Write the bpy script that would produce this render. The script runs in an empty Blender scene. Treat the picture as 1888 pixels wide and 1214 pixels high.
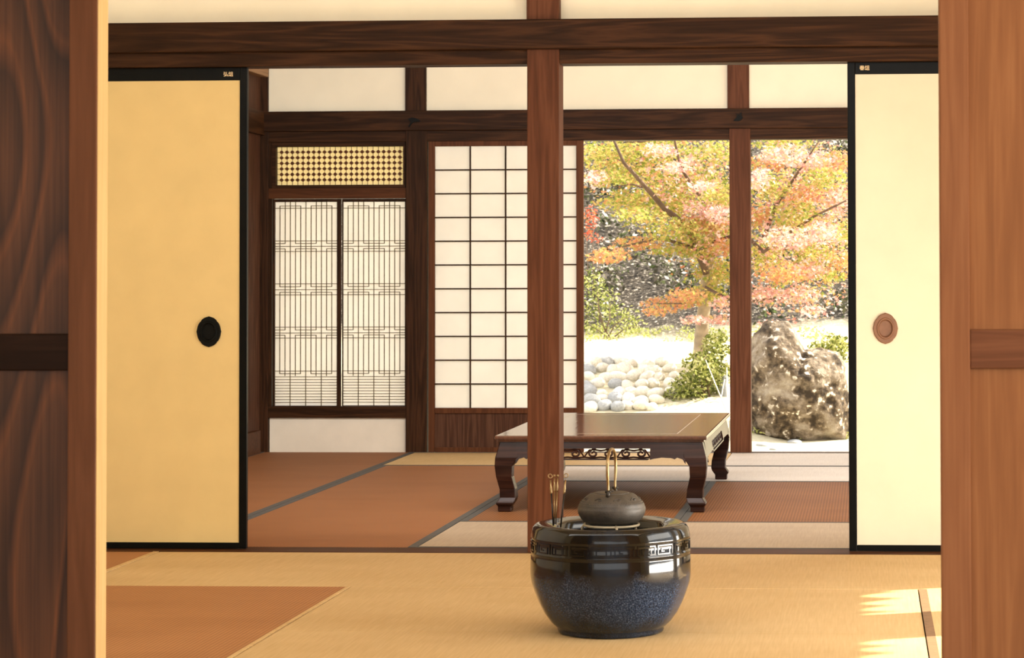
import bpy, bmesh, math, random
import numpy as np
from mathutils import Vector, Matrix
random.seed(7); rng = np.random.default_rng(11)
PI = math.pi
SC = bpy.context.scene
C = SC.collection

# ------------------------------------------------------------------ camera
CAM = Vector((0, -8.3, 0.995)); FPX = 4183.0; CX, CY = 1362.3, 409.1
YAW, PITCH, ROLL = math.radians(3.249), math.radians(1.380), math.radians(0.172)
RM = Matrix.Rotation(YAW, 3, 'Z') @ Matrix.Rotation(PITCH, 3, 'X') @ Matrix.Rotation(ROLL, 3, 'Y')
cd = bpy.data.cameras.new('camera'); cam = bpy.data.objects.new('camera', cd); C.objects.link(cam)
cam.matrix_world = Matrix.Translation(CAM) @ (RM @ Matrix.Rotation(PI/2, 3, 'X')).to_4x4()
cd.sensor_width = 36; cd.lens = FPX/1888*36
cd.shift_x = (944-CX)/1888; cd.shift_y = -(607-CY)/1888
cd.clip_start = .05; cd.clip_end = 300
cd.dof.use_dof = True; cd.dof.focus_distance = 8.6; cd.dof.aperture_fstop = 14
SC.camera = cam

def ray(px, py): return RM @ Vector(((px-CX)/FPX, 1, -(py-CY)/FPX))
def at(px, py, Y):
    d = ray(px, py); return CAM + d*((Y-CAM.y)/d.y)
def atz(px, py, z):
    d = ray(px, py); return CAM + d*((z-CAM.z)/d.z)
def pX(px, Y, py=600): return at(px, py, Y).x
def pZ(py, Y, px=1000): return at(px, py, Y).z

# ------------------------------------------------------------------ light
SC.view_settings.view_transform = 'Standard'; SC.view_settings.look = 'None'
SC.view_settings.gamma = 1; SC.view_settings.use_curve_mapping = False
SC.view_settings.exposure = 0.0
w = bpy.data.worlds.new('world'); SC.world = w; w.use_nodes = True
bg = w.node_tree.nodes['Background']; bg.inputs[0].default_value = (1, .975, .935, 1); bg.inputs[1].default_value = 2.5
sd = bpy.data.lights.new('sun', 'SUN'); sd.energy = 15; sd.angle = math.radians(.6); sd.color = (1, .90, .72)
so = bpy.data.objects.new('sun', sd); C.objects.link(so)
SUN_AZ, SUN_EL = math.radians(22), math.radians(40)
sdir = Vector((math.cos(SUN_EL)*math.cos(SUN_AZ), math.cos(SUN_EL)*math.sin(SUN_AZ), math.sin(SUN_EL)))
so.rotation_euler = sdir.to_track_quat('Z', 'Y').to_euler(); so.location = (6, 2, 8)
def area(name, loc, dirv, sx, sy, e, col):
    l = bpy.data.lights.new(name, 'AREA'); l.shape = 'RECTANGLE'; l.size = sx; l.size_y = sy; l.energy = e; l.color = col
    o = bpy.data.objects.new(name, l); C.objects.link(o); o.location = loc
    o.rotation_euler = Vector(dirv).to_track_quat('-Z', 'Y').to_euler(); return o
DAY = (1, .94, .84)
area('daylight_veranda_back', (1.22, 2.2, 1.0), (-1, 0, 0), 4.2, 1.6, 36, DAY)
area('daylight_veranda_front_a', (1.22, -0.92, 0.30), (-1, 0, 0), .42, .50, 13, DAY)
area('pot_glint_strip', (1.17, -2.25, 0.13), (-1, 0, 0), 1.1, .22, 44, DAY)  # low strip lamp added to put a highlight on the pot
area('daylight_veranda_front_c', (1.22, -2.35, 0.95), (-1, 0, 0), 1.2, .60, 16, DAY)
area('fill_over_doors', (-1.0, -3.68, 2.24), (0, 1, -.12), 4.2, .55, 53, (.98, .96, .92))  # added fill lamp above the door beam, out of view
area('fill_over_partition', (-1.2, .12, 2.20), (0, 1, -.10), 4.2, .50, 118, (.97, .97, .97))  # added fill lamp hidden behind the plaster above the doorway
area('entry_fill', (2.85, -6.2, 1.4), (-.9, .5, 0), 2.2, 1.6, 70, (1, .92, .80))  # added fill for the door fronts, kept out of the pot's reflection

# ------------------------------------------------------------------ materials
def mat(name, rough=.6, spec=.5, coat=0):
    m = bpy.data.materials.new(name); m.use_nodes = True
    nt = m.node_tree; b = nt.nodes['Principled BSDF']
    b.inputs['Roughness'].default_value = rough; b.inputs['Specular IOR Level'].default_value = spec
    b.inputs['Coat Weight'].default_value = coat
    return m, nt, b
def N(nt, t, **k):
    n = nt.nodes.new(t)
    for a, v in k.items(): setattr(n, a, v)
    return n
def coords(nt, scale, rot=(0, 0, 0), geo=False):
    mp = N(nt, 'ShaderNodeMapping'); mp.inputs['Scale'].default_value = scale; mp.inputs['Rotation'].default_value = rot
    if geo: g = N(nt, 'ShaderNodeNewGeometry'); nt.links.new(g.outputs['Position'], mp.inputs[0])
    else: g = N(nt, 'ShaderNodeTexCoord'); nt.links.new(g.outputs['Object'], mp.inputs[0])
    return mp
def ramp(nt, fac, stops):
    r = N(nt, 'ShaderNodeValToRGB'); e = r.color_ramp.elements
    e[0].position, e[0].color = stops[0][0], (*stops[0][1], 1); e[1].position, e[1].color = stops[-1][0], (*stops[-1][1], 1)
    for p, c in stops[1:-1]: x = e.new(p); x.color = (*c, 1)
    nt.links.new(fac, r.inputs[0]); return r
def bump(nt, b, h, strength=.3, dist=.002):
    bp = N(nt, 'ShaderNodeBump'); bp.inputs['Strength'].default_value = strength; bp.inputs['Distance'].default_value = dist
    nt.links.new(h, bp.inputs['Height']); nt.links.new(bp.outputs[0], b.inputs['Normal']); return bp
def mixc(nt, f, a, b_, mode='MIX'):
    m = N(nt, 'ShaderNodeMix', data_type='RGBA', blend_type=mode)
    for s, v in ((0, f), (6, a), (7, b_)):
        if hasattr(v, 'links') or hasattr(v, 'is_linked'): nt.links.new(v, m.inputs[s])
        else: m.inputs[s].default_value = v if s == 0 else (*v, 1)
    return m.outputs[2]
def wood(name, dark, mid, light, axis='z', rough=.55, sc=1.0, rings=.5, spec=.07, geo=False):
    """grain runs along axis"""
    m, nt, b = mat(name, rough, spec)
    s = {'x': (.8, 14, 14), 'y': (14, .8, 14), 'z': (14, 14, .8)}[axis]; s = tuple(v*sc for v in s)
    mp = coords(nt, s, geo=geo)
    n1 = N(nt, 'ShaderNodeTexNoise'); n1.inputs['Scale'].default_value = 1.0; n1.inputs['Detail'].default_value = 6; n1.inputs['Distortion'].default_value = .5
    nt.links.new(mp.outputs[0], n1.inputs[0])
    mul = N(nt, 'ShaderNodeMath', operation='MULTIPLY'); mul.inputs[1].default_value = 7; nt.links.new(n1.outputs[0], mul.inputs[0])
    fr = N(nt, 'ShaderNodeMath', operation='PINGPONG'); fr.inputs[1].default_value = .5; nt.links.new(mul.outputs[0], fr.inputs[0])
    f2 = N(nt, 'ShaderNodeMath', operation='MULTIPLY'); f2.inputs[1].default_value = 2; nt.links.new(fr.outputs[0], f2.inputs[0])
    mp2 = coords(nt, tuple(v*5 for v in s), geo=geo)
    n2 = N(nt, 'ShaderNodeTexNoise'); n2.inputs['Scale'].default_value = 1; n2.inputs['Detail'].default_value = 4; nt.links.new(mp2.outputs[0], n2.inputs[0])
    mp3 = coords(nt, tuple(v*.25 for v in s), geo=geo)
    n3 = N(nt, 'ShaderNodeTexNoise'); n3.inputs['Scale'].default_value = 1; n3.inputs['Detail'].default_value = 3; nt.links.new(mp3.outputs[0], n3.inputs[0])
    mx = N(nt, 'ShaderNodeMix'); mx.inputs[0].default_value = 1-rings; nt.links.new(f2.outputs[0], mx.inputs[2]); nt.links.new(n2.outputs[0], mx.inputs[3])
    mx2 = N(nt, 'ShaderNodeMix'); mx2.inputs[0].default_value = .45; nt.links.new(mx.outputs[0], mx2.inputs[2]); nt.links.new(n3.outputs[0], mx2.inputs[3])
    r = ramp(nt, mx2.outputs[0], [(.22, dark), (.5, mid), (.78, light)])
    nt.links.new(r.outputs[0], b.inputs['Base Color'])
    bump(nt, b, n2.outputs[0], .25, .0015)
    return m
def flat(name, col, rough=.6, var=.06, scale=6, spec=.4, metal=0, coat=0, bmp=0, bscale=200, detail=4):
    m, nt, b = mat(name, rough, spec, coat); b.inputs['Metallic'].default_value = metal
    mp = coords(nt, (scale,)*3); n = N(nt, 'ShaderNodeTexNoise'); n.inputs['Scale'].default_value = 1; n.inputs['Detail'].default_value = detail
    nt.links.new(mp.outputs[0], n.inputs[0])
    r = ramp(nt, n.outputs[0], [(.3, tuple(max(0, c*(1-var)) for c in col)), (.7, tuple(min(1, c*(1+var)) for c in col))])
    nt.links.new(r.outputs[0], b.inputs['Base Color'])
    if bmp:
        mp2 = coords(nt, (bscale,)*3); n2 = N(nt, 'ShaderNodeTexNoise'); n2.inputs['Scale'].default_value = 1; nt.links.new(mp2.outputs[0], n2.inputs[0])
        bump(nt, b, n2.outputs[0], bmp, .001)
    return m
def paper(name, col, trans=.55, var=.02):
    m = bpy.data.materials.new(name); m.use_nodes = True; nt = m.node_tree; nt.nodes.clear()
    out = N(nt, 'ShaderNodeOutputMaterial'); d = N(nt, 'ShaderNodeBsdfDiffuse'); t = N(nt, 'ShaderNodeBsdfTranslucent'); mx = N(nt, 'ShaderNodeMixShader')
    mp = coords(nt, (9, 9, 9)); n = N(nt, 'ShaderNodeTexNoise'); n.inputs['Scale'].default_value = 1; n.inputs['Detail'].default_value = 6; nt.links.new(mp.outputs[0], n.inputs[0])
    r = ramp(nt, n.outputs[0], [(.3, tuple(c*(1-var) for c in col)), (.7, tuple(min(1, c*(1+var)) for c in col))])
    nt.links.new(r.outputs[0], d.inputs[0]); nt.links.new(r.outputs[0], t.inputs[0])
    mx.inputs[0].default_value = trans; nt.links.new(d.outputs[0], mx.inputs[1]); nt.links.new(t.outputs[0], mx.inputs[2]); nt.links.new(mx.outputs[0], out.inputs[0])
    return m
def tatami(name, c1, c2, axis='x', stripe=.25):
    """rush mat: ribs run along axis every 14 mm, fine rush threads across them"""
    m, nt, b = mat(name, .62, .12)
    sep = N(nt, 'ShaderNodeSeparateXYZ'); g = N(nt, 'ShaderNodeNewGeometry'); nt.links.new(g.outputs['Position'], sep.inputs[0])
    comp = sep.outputs[1] if axis == 'x' else sep.outputs[0]; comp2 = sep.outputs[0] if axis == 'x' else sep.outputs[1]
    mu = N(nt, 'ShaderNodeMath', operation='MULTIPLY'); mu.inputs[1].default_value = 2*PI/.0125; nt.links.new(comp, mu.inputs[0])
    si = N(nt, 'ShaderNodeMath', operation='SINE'); nt.links.new(mu.outputs[0], si.inputs[0])
    ad = N(nt, 'ShaderNodeMath', operation='MULTIPLY_ADD'); ad.inputs[1].default_value = .5; ad.inputs[2].default_value = .5; nt.links.new(si.outputs[0], ad.inputs[0])
    s = (6, 160, 1) if axis == 'y' else (160, 6, 1)   # rush threads lie across the ribs
    s = (s[1], s[0], 1)
    mp = coords(nt, (s[1], s[0], 1), geo=True); n = N(nt, 'ShaderNodeTexNoise'); n.inputs['Scale'].default_value = 1; n.inputs['Detail'].default_value = 3; nt.links.new(mp.outputs[0], n.inputs[0])
    mpb = coords(nt, (1.3, 3.2, 1), geo=True); nb = N(nt, 'ShaderNodeTexNoise'); nb.inputs['Scale'].default_value = 1; nb.inputs['Detail'].default_value = 3; nt.links.new(mpb.outputs[0], nb.inputs[0])
    f = N(nt, 'ShaderNodeMix'); f.inputs[0].default_value = .5; nt.links.new(n.outputs[0], f.inputs[2]); nt.links.new(nb.outputs[0], f.inputs[3])
    r = ramp(nt, f.outputs[0], [(.3, c1), (.7, c2)])
    dk = N(nt, 'ShaderNodeMath', operation='MULTIPLY'); dk.inputs[1].default_value = stripe; nt.links.new(ad.outputs[0], dk.inputs[0])
    col = mixc(nt, dk.outputs[0], r.outputs[0], tuple(v*.30 for v in c1))
    nt.links.new(col, b.inputs['Base Color'])
    inv = N(nt, 'ShaderNodeMath', operation='SUBTRACT'); inv.inputs[0].default_value = 1; nt.links.new(ad.outputs[0], inv.inputs[1])
    bump(nt, b, inv.outputs[0], .5, .0008)
    return m
M = {}
M['beam'] = wood('beam_wood', (.014, .0065, .003), (.034, .0145, .006), (.080, .032, .013), 'x', .5)
M['beam_y'] = wood('beam_wood_depth', (.014, .0065, .003), (.034, .0145, .006), (.080, .032, .013), 'y', .5)
M['dpost'] = wood('dark_post_wood', (.014, .0065, .003), (.032, .014, .006), (.070, .028, .012), 'z', .5)
M['post'] = wood('red_post_wood', (.055, .020, .009), (.100, .036, .017), (.155, .060, .029), 'z', .5, rings=.4)
M['frame'] = wood('shoji_frame_wood', (.06, .021, .009), (.10, .036, .015), (.13, .05, .02), 'z', .5)
M['rail'] = wood('rail_wood', (.045, .016, .007), (.075, .027, .010), (.11, .04, .016), 'x', .5)
M['board'] = wood('board_wood', (.035, .015, .008), (.075, .032, .018), (.13, .062, .034), 'z', .55, sc=1.2)
def cathedral(name, base, dark, line, seed):
    m, nt, b = mat(name, .5, .35)
    mp = coords(nt, (3.2, 3.2, .55)); mp.inputs['Location'].default_value = (seed, 0, seed*.7)
    n1 = N(nt, 'ShaderNodeTexNoise'); n1.inputs['Scale'].default_value = 1; n1.inputs['Detail'].default_value = 1.2; n1.inputs['Distortion'].default_value = .25; nt.links.new(mp.outputs[0], n1.inputs[0])
    mu = N(nt, 'ShaderNodeMath', operation='MULTIPLY'); mu.inputs[1].default_value = 15; nt.links.new(n1.outputs[0], mu.inputs[0])
    fr = N(nt, 'ShaderNodeMath', operation='FRACT'); nt.links.new(mu.outputs[0], fr.inputs[0])
    mp2 = coords(nt, (150, 150, 3)); n2 = N(nt, 'ShaderNodeTexNoise'); n2.inputs['Scale'].default_value = 1; n2.inputs['Detail'].default_value = 4; nt.links.new(mp2.outputs[0], n2.inputs[0])
    mp3 = coords(nt, (5, 5, 2.2)); n3 = N(nt, 'ShaderNodeTexNoise'); n3.inputs['Scale'].default_value = 1; n3.inputs['Detail'].default_value = 3; nt.links.new(mp3.outputs[0], n3.inputs[0])
    r = ramp(nt, fr.outputs[0], [(0, base), (.55, dark), (.80, line), (.93, base)])
    r2 = ramp(nt, n2.outputs[0], [(.3, (.62, .62, .62)), (.7, (1.0, 1.0, 1.0))]); r3 = ramp(nt, n3.outputs[0], [(.3, (.6, .6, .6)), (.65, (1, 1, 1))])
    c_ = mixc(nt, 1.0, r.outputs[0], r2.outputs[0], 'MULTIPLY'); c_ = mixc(nt, .8, c_, r3.outputs[0], 'MULTIPLY')
    nt.links.new(c_, b.inputs['Base Color']); bump(nt, b, n2.outputs[0], .3, .001)
    return m
M['doorp'] = cathedral('door_panel_wood', (.16, .060, .024), (.075, .030, .014), (.23, .080, .028), 2.3)
M['doorpr'] = wood('door_panel_wood_light', (.22, .09, .038), (.32, .135, .055), (.46, .21, .085), 'z', .5, sc=.8, rings=.25)
M['doors'] = wood('door_stile_wood', (.11, .046, .022), (.16, .066, .032), (.22, .09, .044), 'z', .5, rings=.25)
M['doorsr'] = wood('door_stile_wood_light', (.24, .095, .042), (.32, .135, .060), (.42, .19, .085), 'z', .5, rings=.25)
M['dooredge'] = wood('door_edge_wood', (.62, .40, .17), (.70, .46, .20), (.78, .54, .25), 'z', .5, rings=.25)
M['doord'] = wood('door_rail_dark', (.016, .008, .004), (.024, .011, .006), (.034, .016, .009), 'x', .45)
M['doorm'] = wood('door_rail_brown', (.13, .052, .025), (.19, .075, .036), (.25, .105, .05), 'x', .45)
M['floorb'] = wood('veranda_boards', (.16, .08, .035), (.26, .14, .065), (.36, .2, .1), 'y', .4)
M['plaster'] = flat('plaster', (.90, .835, .65), .8, .03, 5, bmp=.15, bscale=300)
M['plasterlow'] = flat('low_wall_plaster', (.84, .76, .62), .8, .05, 7, bmp=.15, bscale=300)
M['ceil'] = wood('ceiling_board', (.48, .36, .22), (.58, .45, .29), (.66, .52, .35), 'y', .6)
M['fus'] = flat('fusuma_paper', (.715, .535, .235), .75, .035, 7, bmp=.1, bscale=120)
M['fusr'] = flat('fusuma_paper_lit', (.74, .665, .51), .75, .03, 7, bmp=.1, bscale=120)  # same door paper with the veranda-side daylight painted in as a paler tone
M['lacq'] = flat('black_lacquer', (.004, .004, .0035), .35, .2, 20, spec=.08)
M['paper'] = paper('shoji_paper', (.90, .88, .83), .5)
M['paperw'] = paper('window_paper', (.94, .92, .88), .6)
M['gold'] = paper('gold_paper', (.95, .86, .58), .55)
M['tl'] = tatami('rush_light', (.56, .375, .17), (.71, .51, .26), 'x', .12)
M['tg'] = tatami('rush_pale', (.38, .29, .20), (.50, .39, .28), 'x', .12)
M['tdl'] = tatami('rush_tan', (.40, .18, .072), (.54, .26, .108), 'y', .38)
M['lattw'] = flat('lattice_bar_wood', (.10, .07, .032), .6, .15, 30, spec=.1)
M['tw'] = tatami('rush_sky_sheen', (.62, .56, .50), (.76, .70, .64), 'x', .10)  # whiter rush: grazing sky reflection near the garden opening painted in
M['td'] = tatami('rush_brown', (.21, .085, .033), (.31, .132, .052), 'y', .45)  # brown rush tones paint in the weaker sheen of the lengthwise weave
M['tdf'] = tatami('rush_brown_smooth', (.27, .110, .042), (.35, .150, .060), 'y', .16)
M['heri'] = flat('grey_cloth_border', (.085, .08, .072), .8, .15, 60)
M['heril'] = flat('straw_cloth_border', (.62, .42, .19), .7, .12, 60)
M['herib'] = flat('brown_cloth_border', (.22, .12, .055), .8, .15, 60)
M['label'] = flat('label_ink', (.80, .60, .34), .6)
M['iron'] = flat('cast_iron', (.050, .040, .030), .52, .25, 60, spec=.6, bmp=.6, bscale=260)
M['brass'] = flat('aged_brass', (.34, .24, .12), .35, .2, 40, metal=.9)
M['darkiron'] = flat('dark_iron', (.03, .026, .022), .35, .2, 40, metal=.5)
M['ringm'] = flat('pale_trivet_metal', (.5, .43, .3), .45, .1, 40, metal=.4)
M['pullb'] = flat('black_pull_metal', (.006, .006, .005), .5, .2, 30, spec=.08)
M['pullc'] = flat('copper_pull_metal', (.20, .095, .052), .45, .15, 30, spec=.5)
M['ash'] = flat('ash', (.10, .105, .11), .8, .3, 50, bmp=.6, bscale=90)
M['stone'] = flat('cobble_stone', (.66, .62, .54), .8, .18, 5, bmp=.3, bscale=30)
M['stoneb'] = flat('grey_stone', (.34, .35, .36), .8, .18, 5, bmp=.3, bscale=30)
M['stake'] = flat('pale_bamboo', (.72, .66, .52), .5, .1, 20)
# table lacquer
M['table'] = wood('rosewood_lacquer', (.010, .004, .003), (.024, .009, .006), (.05, .018, .010), 'x', .26, spec=.2)
M['tabtop'] = wood('rosewood_top', (.05, .02, .012), (.09, .035, .02), (.13, .055, .03), 'y', .13, spec=.75, rings=.3)
M['tabline'] = flat('table_joint_line', (.55, .45, .33), .4)
# pot glaze
m, nt, b = mat('blue_black_glaze', .08, .38, 0)
g = N(nt, 'ShaderNodeTexCoord'); sep = N(nt, 'ShaderNodeSeparateXYZ'); nt.links.new(g.outputs['Object'], sep.inputs[0])
mp = coords(nt, (300, 300, 260)); n1 = N(nt, 'ShaderNodeTexNoise'); n1.inputs['Scale'].default_value = 1; n1.inputs['Detail'].default_value = 5; nt.links.new(mp.outputs[0], n1.inputs[0])
mp = coords(nt, (16, 16, 5)); n2 = N(nt, 'ShaderNodeTexNoise'); n2.inputs['Scale'].default_value = 1; n2.inputs['Detail'].default_value = 5; nt.links.new(mp.outputs[0], n2.inputs[0])
r1 = ramp(nt, n1.outputs[0], [(.36, (.003, .009, .022)), (.52, (.014, .032, .072)), (.74, (.11, .150, .22))])
r2 = ramp(nt, n2.outputs[0], [(.40, (.010, .008, .005)), (.62, (.012, .017, .026))])
ma = N(nt, 'ShaderNodeMath', operation='MULTIPLY_ADD'); ma.inputs[1].default_value = .12; nt.links.new(n2.outputs[0], ma.inputs[0]); nt.links.new(sep.outputs[2], ma.inputs[2])
rz = ramp(nt, ma.outputs[0], [(.09, (.25, .25, .25)), (.15, (1, 1, 1)), (.19, (.9, .9, .9)), (.235, (0, 0, 0))])
nt.links.new(mixc(nt, rz.outputs[0], r2.outputs[0], r1.outputs[0]), b.inputs['Base Color'])
M['glaze'] = m
# foliage
def leafmat(name, cols, trans=.45):
    m = bpy.data.materials.new(name); m.use_nodes = True; nt = m.node_tree; nt.nodes.clear()
    out = N(nt, 'ShaderNodeOutputMaterial'); d = N(nt, 'ShaderNodeBsdfDiffuse'); t = N(nt, 'ShaderNodeBsdfTranslucent'); mx = N(nt, 'ShaderNodeMixShader')
    a = N(nt, 'ShaderNodeAttribute', attribute_name='tone')
    st = [(i/(len(cols)-1), c) for i, c in enumerate(cols)]
    r = ramp(nt, a.outputs['Fac'], st)
    nt.links.new(r.outputs[0], d.inputs[0]); nt.links.new(r.outputs[0], t.inputs[0]); mx.inputs[0].default_value = trans
    nt.links.new(d.outputs[0], mx.inputs[1]); nt.links.new(t.outputs[0], mx.inputs[2]); nt.links.new(mx.outputs[0], out.inputs[0])
    return m
M['ly'] = leafmat('maple_leaf_yellow', [(.19, .24, .05), (.33, .37, .08), (.50, .45, .12), (.56, .42, .17), (.56, .32, .14)])
M['lo'] = leafmat('maple_leaf_orange', [(.50, .26, .10), (.55, .28, .13), (.56, .22, .14), (.55, .40, .15), (.38, .36, .10)])
M['lp'] = leafmat('maple_leaf_pink', [(.54, .24, .21), (.60, .32, .29), (.76, .56, .52), (.60, .38, .30), (.50, .38, .13)])
M['lg'] = leafmat('shrub_leaf', [(.07, .09, .025), (.20, .23, .06), (.42, .43, .13), (.62, .60, .30)], .35)
M['ld'] = leafmat('undergrowth_leaf', [(.02, .025, .012), (.06, .05, .035), (.09, .12, .045), (.15, .12, .09), (.85, .8, .72)], .2)  # dark tones paint the bank's tree shade, the palest paints sun dapples
M['lr'] = leafmat('red_leaf', [(.5, .08, .04), (.7, .14, .08), (.6, .3, .1)], .4)
M['bark'] = flat('maple_bark', (.34, .27, .19), .85, .3, 14, bmp=.6, bscale=40)
M['twig'] = flat('dark_twig', (.13, .085, .055), .85, .3, 14)
# garden ground: bright sanded lawn, then bank litter with tree shade and sun dapples painted in
m, nt, b = mat('garden_soil', .9, .2)
mp = coords(nt, (.9, .9, .9), geo=True); n1 = N(nt, 'ShaderNodeTexNoise'); n1.inputs['Scale'].default_value = 1; n1.inputs['Detail'].default_value = 3; nt.links.new(mp.outputs[0], n1.inputs[0])
mp = coords(nt, (26, 26, 26), geo=True); n2 = N(nt, 'ShaderNodeTexNoise'); n2.inputs['Scale'].default_value = 1; n2.inputs['Detail'].default_value = 8; n2.inputs['Roughness'].default_value = .7; nt.links.new(mp.outputs[0], n2.inputs[0])
g = N(nt, 'ShaderNodeNewGeometry'); sep = N(nt, 'ShaderNodeSeparateXYZ'); nt.links.new(g.outputs['Position'], sep.inputs[0])
ad = N(nt, 'ShaderNodeMath', operation='MULTIPLY_ADD'); ad.inputs[1].default_value = 1.6; nt.links.new(n1.outputs[0], ad.inputs[0]); nt.links.new(sep.outputs[1], ad.inputs[2])
mr = N(nt, 'ShaderNodeMapRange'); mr.inputs[1].default_value = 16.1; mr.inputs[2].default_value = 16.9; nt.links.new(ad.outputs[0], mr.inputs[0])
rl = ramp(nt, n2.outputs[0], [(.3, (.62, .55, .38)), (.7, (.80, .74, .55))])
rh = ramp(nt, n2.outputs[0], [(.35, (.012, .010, .007)), (.50, (.050, .040, .030)), (.58, (.11, .09, .07)), (.64, (.75, .68, .58))])
nt.links.new(mixc(nt, mr.outputs[0], rl.outputs[0], rh.outputs[0]), b.inputs['Base Color'])
bump(nt, b, n2.outputs[0], .8, .05)
M['soil'] = m
m, nt, b = mat('garden_rock', .85, .3)
mp = coords(nt, (3.2, 3.2, 4)); n1 = N(nt, 'ShaderNodeTexNoise'); n1.inputs['Scale'].default_value = 1; n1.inputs['Detail'].default_value = 9; n1.inputs['Roughness'].default_value = .65; nt.links.new(mp.outputs[0], n1.inputs[0])
mp = coords(nt, (19, 19, 19)); n2 = N(nt, 'ShaderNodeTexNoise'); n2.inputs['Scale'].default_value = 1; n2.inputs['Detail'].default_value = 9; nt.links.new(mp.outputs[0], n2.inputs[0])
mk = N(nt, 'ShaderNodeMath', operation='MULTIPLY_ADD'); mk.inputs[1].default_value = .55; nt.links.new(n1.outputs[0], mk.inputs[0]); sb = N(nt, 'ShaderNodeMath', operation='SUBTRACT'); sb.inputs[1].default_value = .29; nt.links.new(n2.outputs[0], sb.inputs[0]); nt.links.new(sb.outputs[0], mk.inputs[2])
r = ramp(nt, mk.outputs[0], [(.38, (.035, .024, .015)), (.5, (.11, .078, .048)), (.56, (.20, .15, .10)), (.60, (.80, .73, .62))])  # palest stop paints sun dapples onto the brown rock
r2 = ramp(nt, n1.outputs[0], [(.40, (.08, .058, .038)), (.55, (.20, .155, .11)), (.68, (.40, .35, .28))])
rr = ramp(nt, n1.outputs[0], [(.47, (0, 0, 0)), (.56, (1, 1, 1))])
nt.links.new(mixc(nt, rr.outputs[0], r.outputs[0], r2.outputs[0]), b.inputs['Base Color']); bump(nt, b, n2.outputs[0], .8, .03)
M['rock'] = m

# ------------------------------------------------------------------ helpers
def tag(o, label=None, cat=None, group=None, kind=None):
    if label: o['label'] = label
    if cat: o['category'] = cat
    if group: o['group'] = group
    if kind: o['kind'] = kind
    return o
def thing(name, label, cat, loc, group=None, kind=None):
    o = bpy.data.objects.new(name, None); C.objects.link(o); o.location = loc; o.empty_display_size = .1
    return tag(o, label, cat, group, kind)
def wloc(o):
    v = Vector((0, 0, 0))
    while o: v += o.location; o = o.parent
    return v
class MB:
    def __init__(s): s.bm = bmesh.new(); s.smooth = False
    def box(s, x0, x1, y0, y1, z0, z1, bev=0):
        x0, x1 = min(x0, x1), max(x0, x1); y0, y1 = min(y0, y1), max(y0, y1); z0, z1 = min(z0, z1), max(z0, z1)
        r = bmesh.ops.create_cube(s.bm, size=1, matrix=Matrix.Translation(((x0+x1)/2, (y0+y1)/2, (z0+z1)/2)) @ Matrix.Diagonal((x1-x0, y1-y0, z1-z0, 1)))
        if bev:
            ed = {e for v in r['verts'] for e in v.link_edges}
            bmesh.ops.bevel(s.bm, geom=list(ed), offset=bev, segments=2, affect='EDGES', profile=.6)
        return s
    def tube(s, pts, r, n=10, caps=True):
        pts = [Vector(p) for p in pts]; rs = r if isinstance(r, (list, tuple)) else [r]*len(pts)
        rings = []; up = None
        for i, p in enumerate(pts):
            d = (pts[min(i+1, len(pts)-1)] - pts[max(i-1, 0)]).normalized()
            if up is None: up = d.orthogonal().normalized()
            else:
                up = (up - d*up.dot(d)); up = up.normalized() if up.length > 1e-6 else d.orthogonal().normalized()
            sd_ = d.cross(up)
            rings.append([s.bm.verts.new(p + (up*math.cos(2*PI*k/n) + sd_*math.sin(2*PI*k/n))*rs[i]) for k in range(n)])
        for a, b_ in zip(rings, rings[1:]):
            for k in range(n): s.bm.faces.new((a[k], a[(k+1) % n], b_[(k+1) % n], b_[k]))
        if caps: s.bm.faces.new(rings[0][::-1]); s.bm.faces.new(rings[-1])
        return s
    def lathe(s, prof, c=(0, 0, 0), n=64, lobes=0, amp=0, close=False):
        cx, cy, cz = c; rings = []
        for r, z in prof:
            if r < 1e-5: rings.append([s.bm.verts.new((cx, cy, cz+z))]); continue
            ring = []
            for k in range(n):
                t = 2*PI*k/n; q = r*(1+amp*math.cos(lobes*t)) if lobes else r
                ring.append(s.bm.verts.new((cx+q*math.cos(t), cy+q*math.sin(t), cz+z)))
            rings.append(ring)
        for a, b_ in zip(rings, rings[1:]):
            for k in range(n):
                k2 = (k+1) % n
                if len(a) == 1 and len(b_) == 1: break
                if len(a) == 1: s.bm.faces.new((a[0], b_[k2], b_[k]))
                elif len(b_) == 1: s.bm.faces.new((a[k], a[k2], b_[0]))
                else: s.bm.faces.new((a[k], a[k2], b_[k2], b_[k]))
        return s
    def prism(s, poly, f0, f1):
        """poly: list of 2-tuples; f0/f1 map a 2-tuple to the near and far point"""
        a = [s.bm.verts.new(f0(*p)) for p in poly]; b_ = [s.bm.verts.new(f1(*p)) for p in poly]; n = len(poly)
        s.bm.faces.new(a); s.bm.faces.new(b_[::-1])
        for k in range(n): s.bm.faces.new((a[(k+1) % n], a[k], b_[k], b_[(k+1) % n]))
        return s
    def build(s, name, m, parent=None, smooth=False, **tg):
        bmesh.ops.recalc_face_normals(s.bm, faces=s.bm.faces)
        me = bpy.data.meshes.new(name); 
        if parent: off = wloc(parent)
        else:
            co = [v.co for v in s.bm.verts]; xs = [c.x for c in co]; ys = [c.y for c in co]; zs = [c.z for c in co]
            off = Vector(((min(xs)+max(xs))/2, (min(ys)+max(ys))/2, min(zs)))
        for v in s.bm.verts: v.co -= off
        s.bm.to_mesh(me); s.bm.free()
        me.materials.append(m)
        if smooth:
            for p in me.polygons: p.use_smooth = True
        o = bpy.data.objects.new(name, me); C.objects.link(o)
        if parent: o.parent = parent
        else: o.location = off
        return tag(o, **tg)
def B(*a, **k): return MB().box(*a, **k)
def struct(name, mb, m, label, cat, smooth=False): return mb.build(name, m, None, smooth, label=label, cat=cat, kind='structure')
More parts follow.
